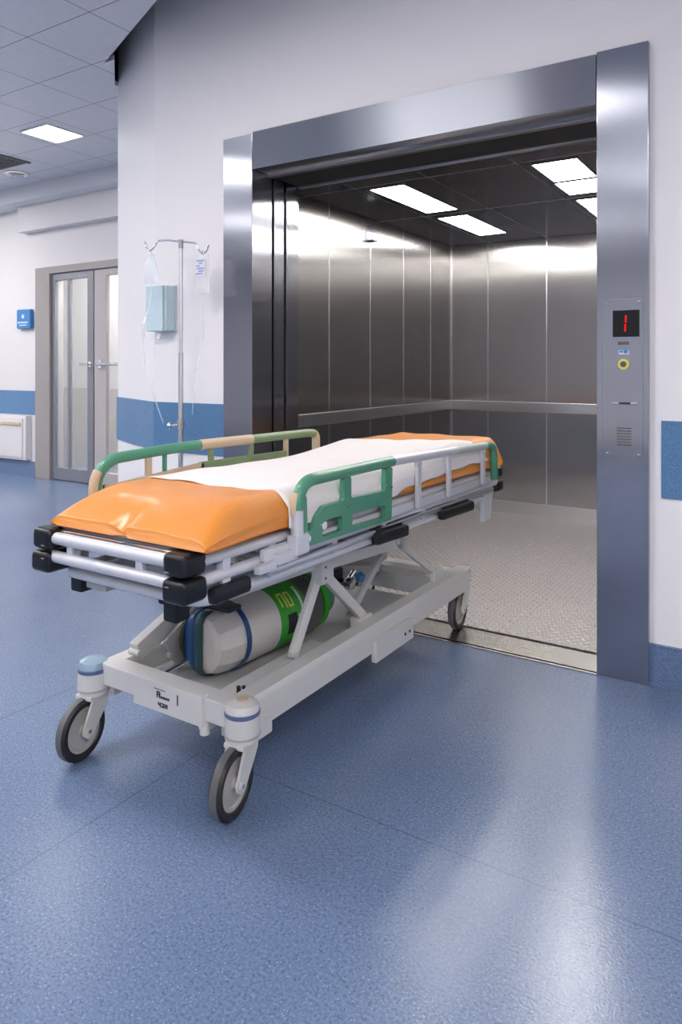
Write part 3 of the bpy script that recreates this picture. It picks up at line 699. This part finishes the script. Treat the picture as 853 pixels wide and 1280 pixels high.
# --- base frame
b = B()
box(b, (-1.765, 1.412, .208), (-1.262, 1.475, .272), .006)
box(b, (-1.765, 2.93, .19), (-1.262, 2.985, .25), .006)
for xa, xb in ((-1.300, -1.236), (-1.79, -1.726)):
    prism(b, [(xa, 1.44, .17), (xb, 1.44, .17), (xb, 1.44, .235), (xb-.012, 1.44, .258), (xa, 1.44, .258)], (0, 1.55, 0))
link('base_frame', b, 'white', G)
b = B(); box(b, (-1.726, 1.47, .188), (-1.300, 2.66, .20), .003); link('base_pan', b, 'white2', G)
b = B(); prism(b, [(-1.39, 1.50, .20), (-1.31, 1.50, .20), (-1.325, 1.50, .243), (-1.375, 1.50, .243)], (0, .46, 0)); link('cable_channel', b, 'white', G)
b = B(); box(b, (-1.60, 1.402, .195), (-1.335, 1.43, .276), .003); lp = link('front_plate', b, 'white', G)
b = B(); yy = 1.4005   # worn stickers and lettering on the plate
def glyph(b, x, z, s, strokes):
    for (x0, z0, x1, z1) in strokes: box(b, (x+x0*s, yy, z+z0*s), (x+x1*s, yy+.0016, z+z1*s))
glyph(b, -1.503, .236, .017, [(0, 0, .2, 1), (.2, .8, .7, 1), (.6, .55, .8, .9), (.2, .4, .7, .6), (.55, 0, .8, .4)])
for k in range(4): glyph(b, -1.486+.0085*k, .236, .006, [(0, 0, .3, 1), (.3, 0, .9, .25), (.7, .2, .95, 1), (.3, .8, .9, 1)])
glyph(b, -1.498, .212, .012, [(0, .4, .9, .6), (.6, 0, .85, 1), (0, .4, .25, 1)]); glyph(b, -1.485, .212, .012, [(0, 0, .9, .25), (.5, .3, .8, 1), (0, .8, .8, 1)]); glyph(b, -1.472, .212, .012, [(0, 0, .25, 1), (.25, .5, .6, .75), (.6, 0, .85, 1)])
glyph(b, -1.425, .232, .028, [(0, 0, .12, 1)])
box(b, (-1.515, yy, .2585), (-1.47, yy+.0016, .2595)); link('lettering', b, 'ink', lp)
b = B(); box(b, (-1.365, 1.42, .175), (-1.335, 1.46, .21), .003); cyl(b, (-1.345, 1.425, .168), (-1.345, 1.425, .21), .014, 16); link('lug', b, 'white', G)
b = B(); box(b, (-1.236, 2.12, .142), (-1.215, 2.40, .215), .004); tg = link('brake_box', b, 'white', G)
for yy in (2.33, 2.365): b = B(); cyl(b, (-1.216, yy, .177), (-1.2135, yy, .177), .006, 12); link('screw', b, 'ink', tg)
b = B(); box(b, (-1.236, 1.50, .15), (-1.222, 1.56, .19), .003); link('lug', b, 'white', G)
b = B(); cyl(b, (-1.318, 1.53, .243), (-1.318, 1.53, .262), .006, 10); cyl(b, (-1.325, 1.56, .243), (-1.325, 1.56, .25), .005, 10); link('bolt', b, 'ink', G)

# --- casters
def caster(pos, yaw, front=True, cap='white'):
    c = bpy.data.objects.new('caster', None); COL.objects.link(c); c.parent = G
    c.location = Vector(pos)-Vector((-1.48, 2.2, 0)); c.rotation_euler = (0, 0, R(yaw))
    o = Vector((0, 0, 0))
    def lk(name, b, m, par=None):
        me_parent = par or c
        me = bpy.data.meshes.new(name); bmesh.ops.recalc_face_normals(b, faces=b.faces); b.to_mesh(me); b.free()
        me.materials.append(M[m]); me.polygons.foreach_set('use_smooth', [True]*len(me.polygons)); me.set_sharp_from_angle(angle=R(35))
        q = bpy.data.objects.new(name, me); COL.objects.link(q); q.parent = me_parent; wn = q.modifiers.new('normals', 'WEIGHTED_NORMAL'); wn.keep_sharp = True; wn.weight = 90; return q
    wr = .0885; wc = Vector((0, -.052, wr))
    ax = (1, 0, 0)
    b = B(); lathe(b, [(.062, -.010), (.066, -.016), (.080, -.017), (.086, -.008), (.0872, 0), (.086, .008), (.080, .017), (.066, .016), (.062, .010)], wc, ax, 48)
    lk('tyre', b, 'rubber')
    b = B(); lathe(b, [(.0868, -.0105), (.0880, -.0085), (.0884, 0), (.0880, .0085), (.0868, .0105)], wc, ax, 48)
    lk('tread', b, 'treadg')
    b = B(); lathe(b, [(0, -.016), (.014, -.016), (.016, -.010), (.052, -.007), (.056, -.012), (.0655, -.012), (.0655, .012), (.056, .012), (.052, .007), (.016, .010), (.014, .016), (0, .016)], wc, ax, 40)
    lk('wheel_hub', b, 'hub')
    b = B()
    for s in (-1, 1):
        xx = s*.026
        pr_ = [(-.028, .176), (.034, .176), (.030, .15), (.012, .125), (-.030, .075), (-.052, .066), (-.068, .078), (-.070, .095), (-.052, .13), (-.040, .155)]
        prism(b, [(xx-.0035, y_, z_) for y_, z_ in pr_], (.007, 0, 0))
    box(b, (-.030, -.045, .168), (.030, .034, .182), .004)
    cyl(b, (-.033, wc.y, wc.z), (.033, wc.y, wc.z), .011, 16)
    lk('fork', b, 'white')
    b = B(); cyl(b, (-.036, wc.y, wc.z), (.036, wc.y, wc.z), .006, 12); lk('axle_bolt', b, 'chrome')
    if front:
        b = B(); lathe(b, [(.0, .178), (.044, .178), (.0465, .188), (.0455, .248), (.0, .248)], (0, 0, 0), (0, 0, 1), 32); lk('swivel_housing', b, 'white')
        b = B(); lathe(b, [(.0462, .190), (.0475, .190), (.0475, .196), (.0462, .196)], (0, 0, 0), (0, 0, 1), 32); lk('swivel_seam', b, 'hub')
        b = B(); lathe(b, [(.0455, .243), (.0472, .245), (.0472, .253), (.0455, .255)], (0, 0, 0), (0, 0, 1), 32); lk('cap_ring', b, 'bluering')
        b = B(); lathe(b, [(.0455, .254), (.0455, .262), (.040, .273), (.024, .280), (0, .282)], (0, 0, 0), (0, 0, 1), 32); lk('cap', b, cap)
        if cap == 'white':
            b = B(); lathe(b, [(.015, .2805), (.015, .2835), (0, .284)], (0, 0, 0), (0, 0, 1), 20); lk('cap_plug', b, 'beige')
    else:
        b = B(); lathe(b, [(0, .178), (.03, .178), (.032, .19), (.0, .19)], (0, 0, 0), (0, 0, 1), 24); box(b, (-.031, -.03, .185), (.031, .034, .257), .005); lk('swivel_housing', b, 'white')
        b = B(); cyl(b, (.030, .01, .235), (.034, .01, .235), .008, 12); lk('plug', b, 'ink')
    return c
caster((-1.232, 1.445, 0), 9, True, 'white')
caster((-1.785, 1.415, 0), 8, True, 'capblue')
caster((-1.275, 2.985, 0), 4, False)
caster((-1.755, 2.985, 0), -6, False)

# --- lifting gear
def arm(name, p, q, wd, ht, m='white'):
    b = B(); beam(b, p, q, wd, ht, .004); 
    for e in (p, q): cyl(b, Vector(e)+Vector((-wd/2-.004, 0, 0)), Vector(e)+Vector((wd/2+.004, 0, 0)), min(ht*.32, .011), 14)
    return link(name, b, m, G)
for s, x in ((1, -1.30), (-1, -1.66)):
    b = B(); box(b, (x-.022, 1.885, .455), (x+.022, 1.955, .575), .006)
    k = link('lift_bracket', b, 'white', G)
    b = B()
    for z in (.475, .51, .54): cyl(b, (x+.021, 1.905, z), (x+.0235, 1.905, z), .004, 10)
    link('bolt', b, 'ink', k)
    arm('strut', (x-.012, 1.905, .47), (x-.03, 1.80, .255), .020, .034)
    arm('strut', (x+.0, 1.935, .47), (x-.02, 2.20, .262), .022, .036)
    arm('lift_arm', (x, 1.94, .512), (x, 2.42, .478), .022, .040)
    arm('lift_arm', (x-.01, 1.90, .525), (x-.01, 1.48, .54), .016, .046)
    arm('strut', (x+.01, 2.42, .480), (x, 2.76, .285), .018, .030)
    arm('strut', (x-.035, 2.42, .475), (x-.05, 2.17, .27), .018, .026, 'white2')
    b = B(); cyl(b, (x-.03, 2.42, .480), (x+.03, 2.42, .480), .02, 20); box(b, (x-.02, 2.39, .48), (x+.02, 2.45, .575), .004); link('pivot_joint', b, 'alu', G)
    b = B(); box(b, (x-.028, 2.72, .235), (x+.02, 2.81, .30), .005); box(b, (x-.04, 2.15, .20), (x+.0, 2.24, .268), .005); link('foot_bracket', b, 'white', G)
# slanted arms on the far side and cross shafts
arm('main_lift_arm', (-1.70, 1.50, .285), (-1.70, 1.98, .47), .035, .060)
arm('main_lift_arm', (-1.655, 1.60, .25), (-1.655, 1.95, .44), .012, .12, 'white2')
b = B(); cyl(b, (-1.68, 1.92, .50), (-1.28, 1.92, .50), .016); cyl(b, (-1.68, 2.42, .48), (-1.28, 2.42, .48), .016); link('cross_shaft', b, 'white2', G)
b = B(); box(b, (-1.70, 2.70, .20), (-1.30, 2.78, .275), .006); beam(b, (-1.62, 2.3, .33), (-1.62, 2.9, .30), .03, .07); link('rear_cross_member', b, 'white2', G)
b = B(); cyl(b, (-1.55, 2.0, .42), (-1.55, 2.7, .27), .022); cyl(b, (-1.55, 2.0, .42), (-1.55, 1.93, .44), .012); link('actuator', b, 'white2', G)
b = B(); tube(b, fillet([(-1.62, 1.32, .575), (-1.70, 1.46, .53), (-1.72, 1.62, .47), (-1.72, 1.75, .42)], .1), .005, 8); link('hose', b, 'blackp', G)
b = B(); tube(b, [(-1.62, 1.50, .225), (-1.56, 1.72, .27)], .012, 12, flat=(1, .6)); link('foot_lever', b, 'chrome', G)

# ------------------------------------------------------------ mattress
def mattress():
    b = B()
    nx, ny = 40, 120
    xa, xb, ya, yb = -1.692, -1.152, 1.20, 3.175
    def surf(u, v):   # u,v in 0..1
        x = xa+(xb-xa)*u; y = ya+(yb-ya)*v
        th = .092
        du = min(u, 1-u)*(xb-xa); dvf = (v)*(yb-ya); dvb = (1-v)*(yb-ya)
        e = min(1, du/.05); e = (1-(1-e)**2.2)
        f = min(1, dvf/.22); f = .30+.70*(1-(1-f)**2.0)
        r = min(1, dvb/.06); r = (1-(1-r)**2)
        h = th*f*(.35+.65*e)*(.35+.65*r)
        # raised head part at the lift end
        k = max(0, min(1, (y-2.2)/.5)); k = k*k*(3-2*k)
        h += .036*k*(.5+.5*e)*r
        # pinch in the middle of the foot edge
        c = math.exp(-abs((x+1.425)/.016)**1.5)*math.exp(-(dvf/.05)**2)
        h -= .026*c
        c2 = math.exp(-((x+1.425)/.05)**2)*math.exp(-(dvf/.09)**2); h += .004*c2
        h += .0022*math.sin(x*31+y*9)*math.sin(y*17+x*5)
        zb = tl(.728, y)
        # outward bulge at the foot corners
        x += .022*math.exp(-(dvf/.16)**2)*u**4
        return x, y+(-.014*math.cos((u-.5)*math.pi*2)*0+.016*c if dvf < .1 else 0), zb, h
    top = []; bot = []
    for j in range(ny+1):
        tr = []; br = []
        for i in range(nx+1):
            # denser sampling near the edges
            u = .5-.5*math.cos(math.pi*i/nx); v = j/ny if j else 0
            v = v**1.25
            x, y, zb, h = surf(u, v)
            tr.append(b.verts.new((x, y, zb+h)))
            br.append(b.verts.new((x, y, zb)) if 0 < i < nx and 0 < j < ny else None)
        top.append(tr); bot.append(br)
    # rim ring slightly inset underneath
    for j in range(ny+1):
        for i in range(nx+1):
            if bot[j][i] is None:
                t_ = top[j][i].co
                c_ = Vector((t_.x+(.012 if i == 0 else -.012 if i == nx else 0), t_.y+(.01 if j == 0 else -.01 if j == ny else 0), tl(.726, t_.y)))
                bot[j][i] = b.verts.new(c_)
    for j in range(ny):
        for i in range(nx):
            b.faces.new((top[j][i], top[j][i+1], top[j+1][i+1], top[j+1][i])); b.faces.new((bot[j][i], bot[j+1][i], bot[j+1][i+1], bot[j][i+1]))
    for i in range(nx):
        b.faces.new((top[0][i], bot[0][i], bot[0][i+1], top[0][i+1])); b.faces.new((top[ny][i], top[ny][i+1], bot[ny][i+1], bot[ny][i]))
    for j in range(ny):
        b.faces.new((top[j][0], top[j+1][0], bot[j+1][0], bot[j][0])); b.faces.new((top[j][nx], bot[j][nx], bot[j+1][nx], top[j+1][nx]))
    return b, surf, (xa, xb, ya, yb)
mb, surf, (xa, xb, ya, yb) = mattress()
o = link('mattress', mb, 'orange', None, True, 170); tag(o, 'long orange vinyl mattress lying on the stretcher', 'mattress')
# ------------------------------------------------------------ white sheet over it
def sheet():
    b = B(); N, K = 46, 70; grid = []
    for j in range(K+1):
        s = j/K; row = []
        for i in range(N+1):
            q = i/N                      # 0 far edge .. 1 near hanging hem
            # edges of the sheet: foot edge runs slightly diagonal, head edge recedes toward the near side
            y0 = 1.50+.03*q+.012*math.sin(q*9); y1 = 2.62+.38*q**1.5
            y = y0+(y1-y0)*s
            v = (y-ya)/(yb-ya)
            if q < .10:   # far side drop
                d = (1-q/.10); x, yy_, zb, h = surf(.02, v); z = zb+h-.045*d; x = xa-.006
                if d < .3: x, yy_, zb, h = surf(.02+.05*(1-d/.3), v); z = zb+h
            elif q < .82:
                u = .07+(q-.10)/.72*.90
                x, yy_, zb, h = surf(min(u, .985), v); z = zb+h
            else:
                d = (q-.82)/.18
                x, yy_, zb, h = surf(.985, v)
                kk = max(0, min(1, (y-1.86)/.42)); kk = kk*kk*(3-2*kk)
                drop = .10-.060*kk+.004*math.sin(y*13)+.003*math.sin(y*31)
                ztop = zb+h
                x = xb+.004+.006*math.sin(y*16+d)*d*.6
                z = max(ztop-drop*d, zb-.004)
            z += .004+.0012*math.sin(x*40+y*7)+.0015*math.sin(y*23-x*11)
            row.append(b.verts.new((x, y, z)))
        grid.append(row)
    for j in range(K):
        for i in range(N): b.faces.new((grid[j][i], grid[j][i+1], grid[j+1][i+1], grid[j+1][i]))
    return b
o = link('bed_sheet', sheet(), 'sheet', None, True, 80); tag(o, 'white sheet draped across the middle of the orange mattress', 'sheet')
sm = o.modifiers.new('thick', 'SOLIDIFY'); sm.thickness = .003; sm.offset = 1

# ------------------------------------------------------------ gas cylinder lying on the base
cc = Vector((-1.538, 1.60, .306)); ax = Vector((.06, 1, .0)).normalized(); R0 = .1035
t = thing('gas_cylinder', (cc.x, cc.y+.3, .2), 'cream gas cylinder with green label lying strapped on the stretcher base', 'gas cylinder')
b = B(); lathe(b, [(0, 0), (.070, .002), (.088, .012), (.098, .035), (.1025, .08), (R0, .12), (R0, .30)], cc, ax, 12); 
link('cylinder_end', b, 'tank', t, True, 20)
b = B(); lathe(b, [(R0, .12), (R0+.001, .121), (R0+.001, .265), (R0, .266)], cc, ax, 40); link('cylinder_body', b, 'tank', t)
b = B(); lathe(b, [(R0, .265), (R0+.0015, .266), (R0+.0015, .40), (R0, .40)], cc, ax, 40); lg = link('label_band', b, 'labelg', t)
b = B()
s_ = ax.cross(Vector((0, 0, 1))).normalized(); u_ = s_.cross(ax)
def onc(a, th, r=R0+.0025): return cc+ax*a+(s_*math.cos(th)+u_*math.sin(th))*r
def patch(b, a0, a1, t0, t1, r=R0+.0022, n=6):
    rows = [[b.verts.new(onc(a, t0+(t1-t0)*k/n, r)) for k in range(n+1)] for a in (a0, a1)]
    for k in range(n): b.faces.new((rows[0][k], rows[0][k+1], rows[1][k+1], rows[1][k]))
for k, (a0, a1, t0, t1) in enumerate([(.285, .291, .55, 1.0), (.285, .31, .95, 1.02), (.305, .311, .5, 1.0), (.318, .324, .5, 1.0), (.318, .342, .93, 1.0), (.336, .342, .5, 1.0), (.318, .342, .48, .55)]): patch(b, a0, a1, t0, t1)
link('lettering', b, 'yellow', lg)
b = B(); patch(b, .30, .345, -.35, .28); link('dark_panel', b, 'ink', lg)
b = B(); patch(b, .372, .384, -.3, 1.1, n=12); patch(b, .352, .356, -.4, .2, n=6); link('white_stripe', b, 'labelw', lg)
b = B(); lathe(b, [(R0, .40), (R0, .46), (.095, .50), (.088, .51)], cc, ax, 40); link('shoulder', b, 'tankgrey', t)
b = B(); lathe(b, [(.088, .51), (R0-.006, .51), (R0-.006, .535), (.075, .56)], cc, ax, 40); link('green_collar', b, 'labelg', t)
b = B(); lathe(b, [(.07, .55), (.068, .60), (.045, .63), (.02, .64), (.02, .66), (0, .66)], cc, ax, 32); link('neck', b, 'green', t)
b = B(); lathe(b, [(R0+.001, .105), (R0+.004, .105), (R0+.004, .123), (R0+.001, .123)], cc, ax, 48); link('blue_strap', b, 'straB', t)
def endband(x0, x1, m, name, lift):
    b = B(); n = 26; rows = []
    prof = [(0, 0), (.070, .002), (.088, .012), (.098, .035), (.1025, .08), (R0, .12)]
    def surfp(x, z):
        r = math.hypot(x, z)
        for (r0, a0), (r1, a1) in zip(prof, prof[1:]):
            if r <= r1: return a0+(a1-a0)*(r-r0)/(r1-r0)
        return .12
    for k in range(n+1):
        z = -.097+.194*k/n; row = []
        for x in (x0, (x0+x1)/2, x1):
            a = surfp(x, z)-lift-.002
            row.append(b.verts.new(cc+s_*x+u_*z+ax*a))
        rows.append(row)
    for A_, C_ in zip(rows, rows[1:]):
        for i in range(2): b.faces.new((A_[i], A_[i+1], C_[i+1], C_[i]))
    o = link(name, b, m, t, True, 60); q = o.modifiers.new('thick', 'SOLIDIFY'); q.thickness = .003; q.offset = 0
endband(-.082, -.056, 'straK', 'black_strap', .006)
endband(-.055, -.010, 'straB', 'blue_strap', .003)
endband(-.010, .022, 'straG', 'dark_green_strap', .004)
b = B(); box(b, (-1.60, 1.64, .405), (-1.45, 1.70, .42), .006); link('buckle', b, 'blackp', t)
# regulator at its far end
vc = cc+ax*.70
b = B(); box(b, vc+Vector((-.06, -.02, -.03)), vc+Vector((.0, .06, .07)), .012); link('regulator_body', b, 'blackp', t)
b = B(); cyl(b, vc+Vector((0, -.05, 0)), vc+Vector((0, .05, 0)), .016); cyl(b, vc+Vector((0, .02, .01)), vc+Vector((.055, .02, .02)), .02); lathe(b, [(0, .02), (.022, .018), (.024, 0), (.0, 0)], vc+Vector((.045, .02, .02)), (1, 0, .1)); cyl(b, vc+Vector((.01, .05, .0)), vc+Vector((.03, .09, .05)), .01)
link('valve', b, 'chrome', t)
b = B(); lathe(b, [(0, 0), (.018, 0), (.02, .02), (.012, .03), (0, .03)], vc+Vector((.035, .10, .02)), (.5, 1, 0)); link('valve_knob', b, 'bluebox', t)
